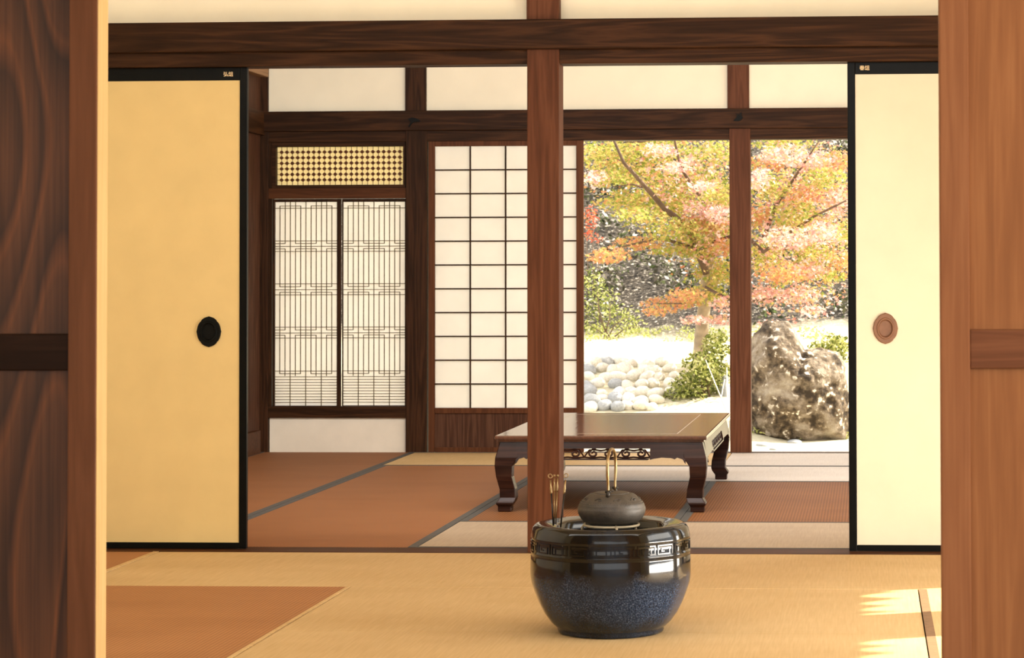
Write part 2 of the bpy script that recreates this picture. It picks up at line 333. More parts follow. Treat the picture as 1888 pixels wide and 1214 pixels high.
def sharp(o, ang=35):
    me = o.data
    for p in me.polygons: p.use_smooth = True
    me.set_sharp_from_angle(angle=math.radians(ang)); return o
TR = [0]
def trim(mb, m, label, cat='trim'):
    TR[0] += 1; return struct('trim_%d' % TR[0], mb, m, label, cat)

# ------------------------------------------------------------------ room shell
XL, XR = -3.47, 1.03           # inner faces of the tatami rooms
YA, YB, YC = -3.8, -0.13, 4.5
struct('floor', B(XL-.1, XR+.12, YA-5.8, YC+.12, -.30, -.055), M['floorb'], 'bare timber subfloor beneath the straw mats', 'floor')
struct('floor_entry', B(-4, 3.0, -9.6, YA-.1, -.055, -.002), M['floorb'], 'plank floor in front of the wooden doors', 'floor')
struct('floor_veranda', B(XR+.12, 2.1, YA, YC+1.2, -.10, -.03), M['floorb'], 'narrow plank veranda along the right side of the rooms', 'floor')
struct('ceiling', B(XL-.2, XR+.3, YA-.1, YC+.15, 2.62, 2.68), M['ceil'], 'board ceiling over the two tatami rooms', 'ceiling')
struct('ceiling_entry', B(-4.1, 3.1, -9.7, YA-.1, 2.62, 2.68), M['ceil'], 'board ceiling over the entry room', 'ceiling')
struct('wall_left', B(XL-.08, XL, 0, YC, -.05, 2.62), M['board'], 'dark board wall closing the left side of the back room', 'wall')
struct('wall_left_front', B(XL-.08, XL, YA, 0, -.05, 2.62), M['plaster'], 'plaster wall closing the left side of the foreground room', 'wall')
struct('wall_entry_left', B(-4.08, -4.0, -9.6, YA, -.05, 2.62), M['plaster'], 'plaster wall left of the entry room', 'wall')
struct('wall_entry_back', B(-4.0, 3.0, -9.68, -9.6, -.05, .2).box(-4.0, 3.0, -9.68, -9.6, 2.5, 2.62), M['plaster'], 'plaster wall with a wide opening at the end of the entry room', 'wall')
wb = MB(); wb.box(3.0, 3.08, -9.6, -7.4, -.05, 2.62); wb.box(3.0, 3.08, -5.0, YA, -.05, 2.62); wb.box(3.0, 3.08, -7.4, -5.0, -.05, .6); wb.box(3.0, 3.08, -7.4, -5.0, 2.2, 2.62)
struct('wall_entry_right', wb, M['plaster'], 'plaster wall right of the entry room with an open window', 'wall')
# right side of the rooms: posts, head beam and the shoji of the front room
trim(B(XR, XR+.12, YA, YC, 1.78, 1.93, bev=.004), M['beam_y'], 'head beam over the veranda openings on the right', 'beam')
struct('wall_right', B(XR+.03, XR+.09, YA, YC, 1.93, 2.62), M['plaster'], 'plaster strip above the veranda openings', 'wall')
for k, y in enumerate((1.86, 3.1)):
    trim(B(XR, XR+.12, y-.06, y+.06, -.05, 1.78, bev=.004), M['dpost'], 'square veranda post %s' % ('beside the back room', 'near the garden corner')[k], 'post')
wr = MB(); wr.box(XR+.03, XR+.09, YA, -2.75, -.03, 1.78); wr.box(XR+.03, XR+.09, -.66, -.16, -.03, 1.78); wr.box(XR+.03, XR+.09, -1.62, -1.18, -.03, 1.78)
struct('wall_right_lower', wr, M['plaster'], 'solid wall panels between the veranda openings', 'wall')
trim(B(XR, XR+.12, YB-.03, YB+.22, -.05, 1.78, bev=.004), M['dpost'], 'square veranda post at the right end of the doorway sill', 'post')
# roof, and added eave teeth that give the sun patch a jagged edge
rf = MB(); rf.prism([(XR+.3, 2.72), (XR+.3, 2.62), (2.52, 2.29), (2.52, 2.40)], lambda a, b_: (a, -10, b_), lambda a, b_: (a, 6.4, b_))
rf.box(-5, XR+.31, -10, 6.4, 2.68, 2.80)
th = MB(); random.seed(5)
y = -10.0
while y < 6.4:
    w_ = random.uniform(.09, .18); d_ = random.uniform(.05, .10)
    th.prism([(y, 2.34), (y+w_, 2.34), (y+w_*random.uniform(.3, .7), 2.29-d_)], lambda a, b_: (2.46, a, b_), lambda a, b_: (2.53, a, b_))
    y += w_*.93
struct('roof', rf, M['ceil'], 'roof slab with deep eave over the veranda', 'roof')
struct('eave_shadow_teeth', th, M['floorb'], 'added ragged eave edge shaped to cast the jagged rim of the sun patch', 'roof')

# ---- partition B: between the foreground mats and the back room
zt, znb, zkb = pZ(35.5, YB-.02, 970), pZ(90.5, YB-.02, 970), pZ(118, YB+.01, 960)
struct('wall_partition_upper', B(XL, XR, YB+.045, YB+.08, zt-.04, 2.62), M['plaster'], 'cream plaster wall above the long beam over the doorway', 'wall')
trim(B(XL, XR, YB-.025, YB+.02, znb, zt, bev=.004), M['beam'], 'long dark beam across the whole doorway, nearest the viewer', 'beam')
trim(B(XL, XR, YB+.012, YB+.12, zkb, znb+.01, bev=.003), M['beam'], 'dark grooved head rail beneath the long near beam', 'beam')
pl, pr = pX(972, YB), pX(1031, YB)
trim(B(pl, pr, YB, YB+.12, 0, znb+.004, bev=.003), M['post'], 'reddish square post standing in the middle of the doorway', 'post')
trim(B(pX(971, YB, 20), pX(1031, YB, 20), YB-.004, YB+.09, zt-.005, 2.62, bev=.003), M['post'], 'short strut above the long near beam, over the middle post', 'post')
trim(B(XL, XR, YB-.03, YB+.12, -.05, .001), M['rail'], 'low grooved floor sill between the two rooms', 'sill')

def fusuma(n, x0, x1, y, lbl, papm, pull_x, pull_z, pullm, z1, text=None, tx=0, thick=.022):
    z0 = .003
    t = thing('door_%d' % n, lbl, 'sliding door', ((x0+x1)/2, y, z0), kind='structure')
    sw, rt, rb = .0285, .050, .022
    MB().box(x0+sw-.002, x1-sw+.002, y+.004, y+thick-.004, z0+rb-.002, z1-rt+.002).build('panel', papm, t)
    for a in (x0, x1-sw): MB().box(a, a+sw, y, y+thick, z0, z1, bev=.003).build('stile', M['lacq'], t)
    trl = MB().box(x0+sw, x1-sw, y+.001, y+thick-.001, z1-rt, z1-.001, bev=.002).build('top_rail', M['lacq'], t)
    MB().box(x0+sw, x1-sw, y+.001, y+thick-.001, z0, z0+rb, bev=.002).build('bottom_rail', M['lacq'], t)
    # eight-pointed oval finger pull: scalloped dished plate, raised ring, sunken cup
    bm = MB(); rx, rz = .0455, .0565; n_ = 128; rings = []
    for f, dy, sc in ((1.0, .005, 1), (1.0, -.002, 1), (.94, -.005, 1), (.72, -.005, 0), (.66, -.0085, 0), (.60, -.0085, 0), (.55, -.001, 0), (.50, .0025, 0), (.0, .003, 0)):
        if f == 0: rings.append([bm.bm.verts.new((pull_x, y+dy, pull_z))]); continue
        ring = []
        for k in range(n_):
            th_ = 2*PI*k/n_; q = (th_/(PI/2)) % 1; q = min(q, 1-q)*2      # 0 at the compass points, 1 at the diagonals
            s_ = f*((.925+.075*math.exp(-q*9)+.040*math.sqrt(max(0, 1-((q-.5)/.5)**2))) if sc else .97)
            ring.append(bm.bm.verts.new((pull_x+rx*s_*math.sin(th_), y+dy, pull_z+rz*s_*math.cos(th_))))
        rings.append(ring)
    for a, b_ in zip(rings, rings[1:]):
        for k in range(n_):
            if len(b_) == 1: bm.bm.faces.new((a[k], a[(k+1) % n_], b_[0]))
            else: bm.bm.faces.new((a[k], a[(k+1) % n_], b_[(k+1) % n_], b_[k]))
    sharp(bm.build('finger_pull', pullm, t), 40)
    if text:
        cu = bpy.data.curves.new('inscription', 'FONT'); cu.body = text; cu.size = .0185; cu.extrude = .0003; cu.align_x = 'CENTER'; cu.offset = .0003
        to = bpy.data.objects.new('inscription', cu); C.objects.link(to)
        bpy.context.view_layer.update(); me = bpy.data.meshes.new_from_object(to.evaluated_get(bpy.context.evaluated_depsgraph_get()))
        bpy.data.objects.remove(to); me.materials.clear(); me.materials.append(M['label'])
        to = bpy.data.objects.new('inscription', me); C.objects.link(to); to.parent = trl
        to.location = (tx - (x0+x1)/2, -.0012, z1-rt+.016-z0); to.rotation_euler = (PI/2, 0, 0)
    return t
FY = YB+.045
fx1 = pX(455, FY, 570); fx0 = fx1-.91
zf = pZ(118, FY, 960)+.01
fusuma(1, fx0, fx1, FY, 'ochre paper sliding door with black pull, black lacquer frame, left side of the doorway', M['fus'], pX(385, FY), pZ(612, FY, 385), M['pullb'], pZ(125, FY, 450)+.004, '弘組', pX(421, FY, 140))
fx0 = pX(1564, FY, 570)
fusuma(2, fx0, fx0+.91, FY, 'pale cream sliding door with coppery pull, black lacquer frame, right side of the doorway', M['fusr'], pX(1632.5, FY), pZ(606, FY, 1630), M['pullc'], pZ(113, FY, 1600)+.003, '春組', pX(1594, FY, 123))
trim(B(XL, pX(455, FY, 570)-.90, YB+.01, YB+.11, 0, zkb, bev=.003), M['dpost'], 'wide dark post behind the ochre sliding door', 'post')

# ---- far wall C
def cx(px, py=500): return pX(px, YC, py)
def cz(py, px): return pZ(py, YC, px)
zn1, zn0, zk0 = cz(203, 960), cz(240, 960), cz(258, 1200)
pst = [(XL, cx(495, 300)), (cx(748, 500), cx(787, 500)), (cx(1345.5, 550), cx(1384, 550))]
struct('wall_far_upper', B(XL, XR, YC+.02, YC+.06, zn1-.03, 2.62), M['plaster'], 'cream plaster band above the far beam', 'wall')
trim(B(XL, XR, YC-.022, YC+.03, zn0, zn1, bev=.004), M['beam'], 'long dark beam along the far wall above the garden opening', 'beam')
trim(B(XL, XR, YC+.004, YC+.11, zk0, zn0+.01, bev=.003), M['beam'], 'thin dark head rail beneath the far beam', 'beam')
names = ['far left corner post of the back room', 'broad dark post between lattice window and grid screen', 'slim brown post standing in the garden opening']
for (a, b_), nme, mm in zip(pst, names, (M['dpost'], M['dpost'], M['post'])):
    trim(B(a, b_, YC-.004, YC+.10, -.02, zn0+.003, bev=.003), mm, nme, 'post')
for (a, b_), nme, mm in zip([(cx(458, 160), cx(494, 160)), (cx(747, 160), cx(785.5, 160)), (cx(1341, 160), cx(1381, 160))],
        ['short strut above the far beam at the left corner', 'short strut above the far beam over the broad dark post', 'short strut above the far beam over the garden post'], (M['dpost'], M['dpost'], M['post'])):
    trim(B(a, b_, YC-.002, YC+.05, zn1-.004, 2.62, bev=.003), mm, nme, 'post')
trim(B(cx(1563, 500)+.25, XR+.12, YC, YC+.1, -.02, zn0, bev=.003), M['dpost'], 'far right corner post hidden behind the cream door', 'post')
trim(B(cx(1075), XR, YC+.0, YC+.12, -.06, -.002), M['rail'], 'worn sill along the garden opening', 'sill')
# left alcove window wall
a, b_ = cx(496), cx(748)
z_lo, z_s1, z_s0 = 0, cz(750, 620), cz(771, 620)
struct('wall_far_lower', B(a, b_, YC+.02, YC+.06, -.02, z_s0+.01), M['plasterlow'], 'low white plaster panel under the lattice window', 'wall')
trim(B(a-.005, b_+.002, YC-.002, YC+.075, z_s0, z_s1, bev=.003), M['beam'], 'dark sill under the lattice window', 'sill')
zr1, zr0 = cz(347, 620), cz(366, 620)
trim(B(a-.005, b_+.002, YC+.002, YC+.075, zr0, zr1, bev=.002), M['rail'], 'brown rail between carved transom and lattice window', 'rail')
# transom
ta, tb, tz1, tz0 = cx(500), cx(746), cz(262, 620), cz(347, 620)
t = thing('window_1', 'dark framed transom of pierced dotted fretwork above the lattice window', 'window', ((ta+tb)/2, YC+.03, tz0), kind='structure')
ia, ib, iz1, iz0 = cx(508, 300), cx(742.5, 300), cz(270, 620), cz(341, 620)
f = MB(); f.box(ta, ia, YC+.008, YC+.05, tz0, tz1, bev=.002); f.box(ib, tb, YC+.008, YC+.05, tz0, tz1, bev=.002); f.box(ia, ib, YC+.008, YC+.05, iz1, tz1, bev=.002); f.box(ia, ib, YC+.008, YC+.05, tz0, iz0, bev=.002)
f.build('window_frame', M['beam'], t)
B(ia, ib, YC+.044, YC+.046, iz0, iz1).build('paper', M['gold'], t)
lt = MB(); px_ = (ib-ia)/23.6; pz_ = (iz1-iz0)/6.9
for i in range(24):
    x = ia + (i+.85)*px_
    if x > ib-.004: continue
    lt.box(x-.0011, x+.0011, YC+.036, YC+.040, iz0, iz1)
    for j in range(6):
        z = iz0 + (j+.95)*pz_
        lt.prism([(x+.0098*math.cos(k*PI/4+PI/8), z+.0098*math.sin(k*PI/4+PI/8)) for k in range(8)], lambda q, r_: (q, YC+.030, r_), lambda q, r_: (q, YC+.037, r_))
for j in range(6):
    z = iz0+(j+.95)*pz_; lt.box(ia, ib, YC+.037, YC+.040, z-.0011, z+.0011)
lt.build('fretwork', M['frame'], t)
struct('wall_far_window_surround', B(cx(487), ta, YC+.01, YC+.07, z_s1, zk0+.005), M['dpost'], 'narrow dark jamb left of the lattice window', 'wall')
# lattice window, two sliding leaves
WT, WB = cz(372, 620), cz(749, 620)
def lattice(n, xl, xr, y, lbl, stl, str_):
    t = thing('window_%d' % n, lbl, 'window', ((xl+xr)/2, y, WB), kind='structure')
    f = MB(); f.box(xl-stl, xl, y, y+.024, WB-.018, WT+.016, bev=.0015); f.box(xr, xr+str_, y, y+.024, WB-.018, WT+.016, bev=.0015)
    f.box(xl, xr, y+.002, y+.022, WT, WT+.016, bev=.0015); f.box(xl, xr, y+.002, y+.022, WB-.018, WB, bev=.0015)
    f.build('window_frame', M['dpost'], t)
    B(xl, xr, y+.0205, y+.0215, WB, WT).build('paper', M['paperw'], t)
    L = MB(); W = xr-xl; X = lambda k: xl+W*k/12
    def Z(py): return WT + (WB-WT)*(py-372)/(749-372)
    hw = .0020
    def V(k, p0, p1): L.box(X(k)-hw, X(k)+hw, y+.004, y+.009, Z(p1), Z(p0))
    def H(p, k0, k1): L.box(X(k0)-hw*(k0 > 0), X(k1)+hw*(k1 < 12), y+.0045, y+.0085, Z(p)-hw*.9, Z(p)+hw*.9)
    for k in (3, 6, 9): V(k, 372, 749)
    for k in (1, 5, 7, 11): V(k, 379.4, 529); V(k, 539.3, 689.8)
    for k in (2, 4, 8, 10): V(k, 372, 449); V(k, 458.8, 609); V(k, 618.6, 694)
    for p in (383.6, 444.2, 454.3, 463.7, 523.7, 534.5, 544, 603.8, 614.5, 624, 684.8): H(p, 0, 12)
    for p in (379.4, 529, 539.3, 689.8): H(p, 1, 5); H(p, 7, 11)
    for p in (449, 458.8, 609, 618.6): H(p, 0, 2); H(p, 4, 8); H(p, 10, 12)
    for i in range(10): H(695.5+i*5.25, 0, 12)
    L.build('lattice', M['lattw'], t)
lattice(2, cx(505), cx(620), YC+.012, 'left leaf of the paper window with interlaced lattice bars', .010, .022)
lattice(3, cx(629), cx(744), YC+.037, 'right leaf of the paper window with interlaced lattice bars', .004, .012)
# shoji grid screen
t = thing('door_3', 'tall paper grid screen with dark bars, in front of the far wall behind the middle post', 'sliding door', (cx(930), YC+.02, 0), kind='structure')
sa, sb = cx(789), cx(1075); ga, gb = cx(800.5), cx(1062); gz1, gz0 = cz(269, 900), cz(753, 900)
f = MB(); y0, y1 = YC+.012, YC+.044
f.box(sa, ga, y0, y1, 0, zk0+.004, bev=.002); f.box(gb, sb, y0, y1, 0, zk0+.004, bev=.002)
f.box(ga, gb, y0+.002, y1-.002, gz1, zk0+.004, bev=.002); f.box(ga, gb, y0+.002, y1-.002, cz(763, 900), gz0, bev=.002); f.box(ga, gb, y0+.002, y1-.002, 0, .028, bev=.002)
f.build('door_frame', M['frame'], t)
B(ga, gb, y0+.014, y0+.024, .026, cz(762, 900)).build('lower_board', M['board'], t)
B(ga, gb, y1-.012, y1-.011, gz0, gz1).build('paper', M['paper'], t)
L = MB()
for k in (1, 2, 3): x = ga+(gb-ga)*k/4; L.box(x-.0038, x+.0038, y0+.006, y1-.012, gz0, gz1)
for k in range(1, 11): z = gz0+(gz1-gz0)*k/11; L.box(ga, gb, y0+.007, y1-.012, z-.0038, z+.0038)
L.build('grid_bars', M['dpost'], t)
# left wall details seen through the doorway
trim(B(XL-.01, XL+.028, .0, YC-.01, zn0-.02, zn1, bev=.003), M['beam_y'], 'dark beam running back along the left wall', 'beam')
trim(B(XL-.01, XL+.05, .0, YC-.01, cz(143, 480), cz(143, 480)+.10, bev=.003), M['floorb'], 'lighter brown ledge high on the left wall', 'ledge')
trim(B(XL-.01, XL+.03, .0, YC-.09, .0, .13, bev=.003), M['rail'], 'low brown base panel along the left wall', 'panel')
# black nail covers on the far beam
def nailcover(px, py, pts, lbl):
    o = at(px, py, YC-.022); mb = MB()
    mb.prism([(o.x+q/330*1.0, o.z-r_/330) for q, r_ in pts], lambda a, b_: (a, YC-.031, b_), lambda a, b_: (a, YC-.0215, b_))
    mb.build('nail_cover', M['pullb'], None, label=lbl, cat='nail cover', group='black metal nail covers on the far beam')
nailcover(763, 222, [(-11, -3), (-3, -5), (4, -4), (10, -1), (12, 2), (6, 3), (-1, 4), (-5, 8), (-9, 13), (-9, 10), (-5, 3), (-8, 0)], 'small black bird-shaped metal ornament on the far beam, over the broad dark post')
nailcover(1363, 215, [(-5, -6), (-2, -5), (0, -1), (2, -6), (5, -8), (4, -3), (7, 2), (3, 7), (-3, 9), (-11, 8), (-6, 3), (-4, -1)], 'small black leaf-shaped metal ornament on the far beam, over the garden post')
nailcover(463, 224, [(-5, -6), (-2, -5), (0, -1), (2, -6), (5, -8), (4, -3), (5, 2), (3, 7), (-3, 9), (-6, 8), (-6, 3), (-4, -1)], 'small black metal ornament on the far beam at the left corner')

# ------------------------------------------------------------------ tatami mats
def mat_obj(x0, x1, y0, y1, m, hm, hw, lbl, group, z=0.0):
    g_ = .0015
    t = thing('tatami_mat', lbl, 'tatami mat', ((x0+x1)/2, (y0+y1)/2, z-.055), group)
    B(x0+g_, x1-g_, y0+g_, y1-g_, z-.0545, z, bev=.003).build('rush_surface', m, t)
    if hm:
        longx = (x1-x0) >= (y1-y0)
        if longx:
            for a in (y0+g_, y1-g_-hw): B(x0+g_, x1-g_, a, a+hw, z-.05, z+.0014).build('cloth_border', hm, t)
        else:
            for a in (x0+g_, x1-g_-hw): B(a, a+hw, y0+g_, y1-g_, z-.05, z+.0014).build('cloth_border', hm, t)
    return t
c0, c1, c2, c3, c4, c5 = XL, -2.575, -1.665, -.77, .13, XR
GB = 'straw mats of the back room'; GF = 'straw mats of the foreground room'
HW = .030
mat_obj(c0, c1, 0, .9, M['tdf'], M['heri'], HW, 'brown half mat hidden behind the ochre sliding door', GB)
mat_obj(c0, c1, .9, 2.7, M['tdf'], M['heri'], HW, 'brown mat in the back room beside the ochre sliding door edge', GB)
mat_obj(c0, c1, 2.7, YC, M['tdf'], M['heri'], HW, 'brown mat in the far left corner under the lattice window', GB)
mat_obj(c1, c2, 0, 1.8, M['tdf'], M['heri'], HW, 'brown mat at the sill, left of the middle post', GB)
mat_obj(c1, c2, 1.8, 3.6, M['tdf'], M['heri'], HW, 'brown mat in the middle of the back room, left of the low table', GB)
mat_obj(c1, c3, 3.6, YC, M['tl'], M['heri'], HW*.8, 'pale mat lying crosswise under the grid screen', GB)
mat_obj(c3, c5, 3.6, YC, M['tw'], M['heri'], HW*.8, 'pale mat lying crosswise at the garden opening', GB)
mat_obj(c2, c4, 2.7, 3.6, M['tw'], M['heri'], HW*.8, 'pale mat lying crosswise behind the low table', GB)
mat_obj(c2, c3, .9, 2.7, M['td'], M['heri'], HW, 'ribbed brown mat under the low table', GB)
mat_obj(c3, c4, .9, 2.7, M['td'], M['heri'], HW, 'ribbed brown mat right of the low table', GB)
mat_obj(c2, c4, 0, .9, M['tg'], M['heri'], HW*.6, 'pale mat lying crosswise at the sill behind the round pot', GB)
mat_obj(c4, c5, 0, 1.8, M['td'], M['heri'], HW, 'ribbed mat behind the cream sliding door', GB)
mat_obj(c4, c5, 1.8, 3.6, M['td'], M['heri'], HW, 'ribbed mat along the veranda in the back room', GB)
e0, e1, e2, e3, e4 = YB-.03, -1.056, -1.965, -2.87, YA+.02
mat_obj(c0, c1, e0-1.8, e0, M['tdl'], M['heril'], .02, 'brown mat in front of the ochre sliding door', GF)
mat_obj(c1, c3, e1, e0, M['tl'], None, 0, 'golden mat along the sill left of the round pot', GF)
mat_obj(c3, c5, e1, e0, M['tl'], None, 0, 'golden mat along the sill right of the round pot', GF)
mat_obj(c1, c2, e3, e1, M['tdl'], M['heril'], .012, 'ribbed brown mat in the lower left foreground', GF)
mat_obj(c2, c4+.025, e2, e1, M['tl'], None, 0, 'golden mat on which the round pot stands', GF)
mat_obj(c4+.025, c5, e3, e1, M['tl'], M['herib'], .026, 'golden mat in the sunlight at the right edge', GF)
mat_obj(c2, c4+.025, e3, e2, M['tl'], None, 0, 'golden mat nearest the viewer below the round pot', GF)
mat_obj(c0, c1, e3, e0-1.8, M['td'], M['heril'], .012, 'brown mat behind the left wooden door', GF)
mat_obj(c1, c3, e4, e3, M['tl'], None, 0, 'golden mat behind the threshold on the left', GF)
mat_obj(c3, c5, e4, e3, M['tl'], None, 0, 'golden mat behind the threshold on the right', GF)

# ------------------------------------------------------------------ foreground wooden doors (plane A)
def boarddoor(n, xs0, xs1, far, y, side, railm, rz0, rz1, lbl, ms, mpn):
    """xs0..xs1 stile beside the opening; far = the other edge"""
    lo, hi = (far, xs1) if side < 0 else (xs0, far)
    t = thing('door_%d' % n, lbl, 'sliding door', ((lo+hi)/2, y, 0), kind='structure')
    H_ = 1.80; th_ = .066; w_ = xs1-xs0
    st_ = B(xs0, xs1, y, y+th_, 0, H_, bev=.003).build('stile', ms, t)
    fa = (far, far+w_) if side < 0 else (far-w_, far)
    B(fa[0], fa[1], y, y+th_, 0, H_, bev=.003).build('stile', ms, t)
    ia, ib = (fa[1], xs0) if side < 0 else (xs1, fa[0])
    B(ia, ib, y+.018, y+.036, .05, H_-.05).build('panel', mpn, t)
    B(ia, ib, y+.003, y+th_-.003, 0, .07, bev=.002).build('bottom_rail', ms, t)
    B(ia, ib, y+.003, y+th_-.003, H_-.07, H_, bev=.002).build('top_rail', ms, t)
    B(ia, ib, y+.004, y+.05, rz0, rz1, bev=.003).build('middle_rail', railm, t)
    if side < 0: B(xs1, xs1+.0015, y+.004, y+th_-.002, 0, H_-.002).build('edge_strip', M['dooredge'], st_)['label'] = 'pale golden edge'  # thin paler gold strip on the side face towards the opening
boarddoor(4, pX(125, YA, 600), pX(176.5, YA, 600), pX(176.5, YA)-.92, YA, -1, M['doord'], pZ(684, YA, 60), pZ(616, YA, 60), 'brown wooden board door with a nearly black middle rail, left foreground', M['doors'], M['doorp'])
boarddoor(5, pX(1734.5, YA, 600), pX(1788.5, YA, 600), pX(1734.5, YA)+.92, YA, 1, M['doorm'], pZ(680, YA, 1840), pZ(608, YA, 1840), 'lighter brown wooden board door with a brown middle rail, right foreground', M['doorsr'], M['doorpr'])
wa = MB(); wa.box(-4.0, pX(176, YA)-.9, YA-.02, YA+.08, -.02, 1.93); wa.box(pX(1734, YA)+.9, 3.0, YA-.02, YA+.08, -.02, 1.93); wa.box(-4.0, 3.0, YA-.02, YA+.08, 2.54, 2.62)
struct('wall_front', wa, M['plaster'], 'plaster wall around the wooden doors, open at transom height', 'wall')
trim(B(-4, 3, YA-.03, YA+.09, 1.80, 1.93, bev=.003), M['beam'], 'head beam above the wooden doors', 'beam')
trim(B(-4, 3, YA-.1, YA+.02, -.05, 0), M['rail'], 'sill under the wooden doors', 'sill')

# ------------------------------------------------------------------ low table
tp = atz(912, 803.8, .323); tq = atz(1302.6, 804.5, .323)
TX0, TX1, TY0 = tp.x, tq.x, tp.y
TY0 = (tp.y+tq.y)/2; TY1 = atz(1340, 761.5, .323).y
TW, TD = TX1-TX0, TY1-TY0
t = thing('low_table', 'low dark lacquered table with curved legs and pierced apron on the straw mats', 'table', ((TX0+TX1)/2, (TY0+TY1)/2, .0012))
tb = MB(); tb.box(TX0, TX1, TY0, TY1, .305, .323, bev=.006); tb.box(TX0+.012, TX1-.012, TY0+.012, TY1-.012, .296, .307, bev=.003); ttop = tb.build('table_top', M['tabtop'], t)
ln = MB(); i_ = .135
for a in (TX0+i_, TX1-i_): ln.box(a-.0012, a+.0012, TY0+i_, TY1-i_, .3228, .3234)
for a in (TY0+i_, TY1-i_): ln.box(TX0+i_, TX1-i_, a-.0012, a+.0012, .3228, .3234)
ln.build('joint_line', M['tabline'], ttop)
PO = [(.298, .020), (.27, .013), (.229, .002), (.193, .0), (.148, .005), (.094, .018), (.058, .019), (.044, .010), (.036, .004), (.028, .006), (.024, .012), (.0, .012)]
PI_ = [(.298, .10), (.27, .105), (.229, .098), (.193, .074), (.148, .072), (.094, .085), (.058, .088), (.044, .084), (.036, .079), (.028, .074), (.024, .070), (.0, .070)]
for sx in (0, 1):
    for sy in (0, 1):
        mb = MB(); rings = []
        for (z, o_), (_, i2) in zip(PO, PI_):
            xs = [TX0+o_, TX0+i2] if sx == 0 else [TX1-i2, TX1-o_]; ys = [TY0+o_, TY0+i2] if sy == 0 else [TY1-i2, TY1-o_]
            rings.append([mb.bm.verts.new(p) for p in ((xs[0], ys[0], z), (xs[1], ys[0], z), (xs[1], ys[1], z), (xs[0], ys[1], z))])
        for a, b_ in zip(rings, rings[1:]):
            for k in range(4): mb.bm.faces.new((a[k], a[(k+1) % 4], b_[(k+1) % 4], b_[k]))
        mb.bm.faces.new(rings[0]); mb.bm.faces.new(rings[-1][::-1])
        for v in mb.bm.verts: v.co.z += .0012
        o = mb.build('leg', M['table'], t)
        md = o.modifiers.new('bevel', 'BEVEL'); md.width = .004; md.segments = 2; md.limit_method = 'ANGLE'; md.angle_limit = math.radians(40)
def apron(along, L0, L1, face, sgn):
    """board between the legs; along 'x' or 'y'; face = outer plane coordinate; sgn = outward direction"""
    def pt(u, z, d):
        off = .018 - (.298-z)*.22   # leans outward towards the bottom
        q = face - sgn*(off+d)
        return (u, q, z) if along == 'x' else (q, u, z)
    mid = (L0+L1)/2; hw = .21 if along == 'x' else .34
    mb = MB()
    def piece(poly): mb.prism(poly, lambda u, z: pt(u, z, 0), lambda u, z: pt(u, z, .018))
    piece([(L0, .300), (L1, .300), (L1, .268), (L0, .268)])
    for s_ in (-1, 1):
        e = L0 if s_ < 0 else L1
        piece([(mid+s_*hw, .268), (e, .268), (e, .205), (e-s_*.012, .224), (e-s_*.035, .231), (e-s_*.045, .224), (e-s_*.06, .229), (mid+s_*(hw+.05), .231), (mid+s_*(hw+.015), .226), (mid+s_*hw, .222)])
    piece([(mid-hw, .226), (mid+hw, .226), (mid+hw-.01, .2205), (mid-hw+.01, .2205)])
    ap = mb.build('apron', M['table'], t)
    fr = MB(); n_ = 6 if along == 'x' else 10; W = 2*hw/n_
    for k in range(n_):
        u0 = mid-hw+(k+.5)*W; s_ = 1 if k % 2 else -1
        pts = []
        for i in range(22):     # hooked scroll
            a_ = i/21*2*PI*1.35; r_ = .0045+.0135*(i/21)
            pts.append(pt(u0+s_*(r_*1.25*math.cos(a_))-s_*.004, .247+r_*math.sin(a_), .009))
        fr.tube(pts, .0046, 6)
        fr.tube([pt(u0-W*.5, .246+.014*s_, .009), pt(u0-W*.2, .262, .009), pt(u0+W*.2, .262, .009), pt(u0+W*.5, .246-.014*s_, .009)], .0038, 6)
        fr.tube([pt(u0-W*.5, .232, .009), pt(u0, .229, .009), pt(u0+W*.5, .232, .009)], .0038, 6)
    fr.build('fretwork', M['table'], ap)
apron('x', TX0+.09, TX1-.09, TY0, -1); apron('x', TX0+.09, TX1-.09, TY1, 1)
apron('y', TY0+.09, TY1-.09, TX0, -1); apron('y', TY0+.09, TY1-.09, TX1, 1)

# ------------------------------------------------------------------ round brazier pot
PC = atz(1124.5, 1166.5, 0); PC.y += .02
px0, py0 = PC.x, PC.y; zb = .0005
pot = thing('brazier_pot', 'round dark blue glazed ceramic brazier with a key-pattern band, standing on the golden mat', 'brazier', (px0, py0, zb))
prof = [(0, .004), (.12, .004), (.135, 0), (.147, .001), (.149, .008), (.147, .013), (.155, .018), (.170, .032), (.187, .056), (.202, .086), (.2135, .116), (.2212, .140), (.2238, .158), (.2243, .170), (.2240, .190), (.2229, .215),
        (.2216, .222), (.2238, .225), (.2238, .229), (.2218, .232), (.2212, .262), (.2225, .266), (.2222, .271), (.2205, .278), (.2175, .292), (.211, .3005), (.203, .304), (.192, .304), (.165, .2985), (.153, .297), (.147, .292), (.146, .27), (.146, .22), (.12, .2), (0, .2)]
mb = MB(); mb.lathe(prof, (px0, py0, zb), 144, 12, .006); pbody = mb.build('body', M['glaze'], pot, smooth=True)
mb = MB(); mb.lathe([(.1455, -.02), (.1455, .0), (.11, .006), (.06, -.004), (0, .002)], (px0, py0, .255), 48); mb.build('ash', M['ash'], pot, smooth=True)
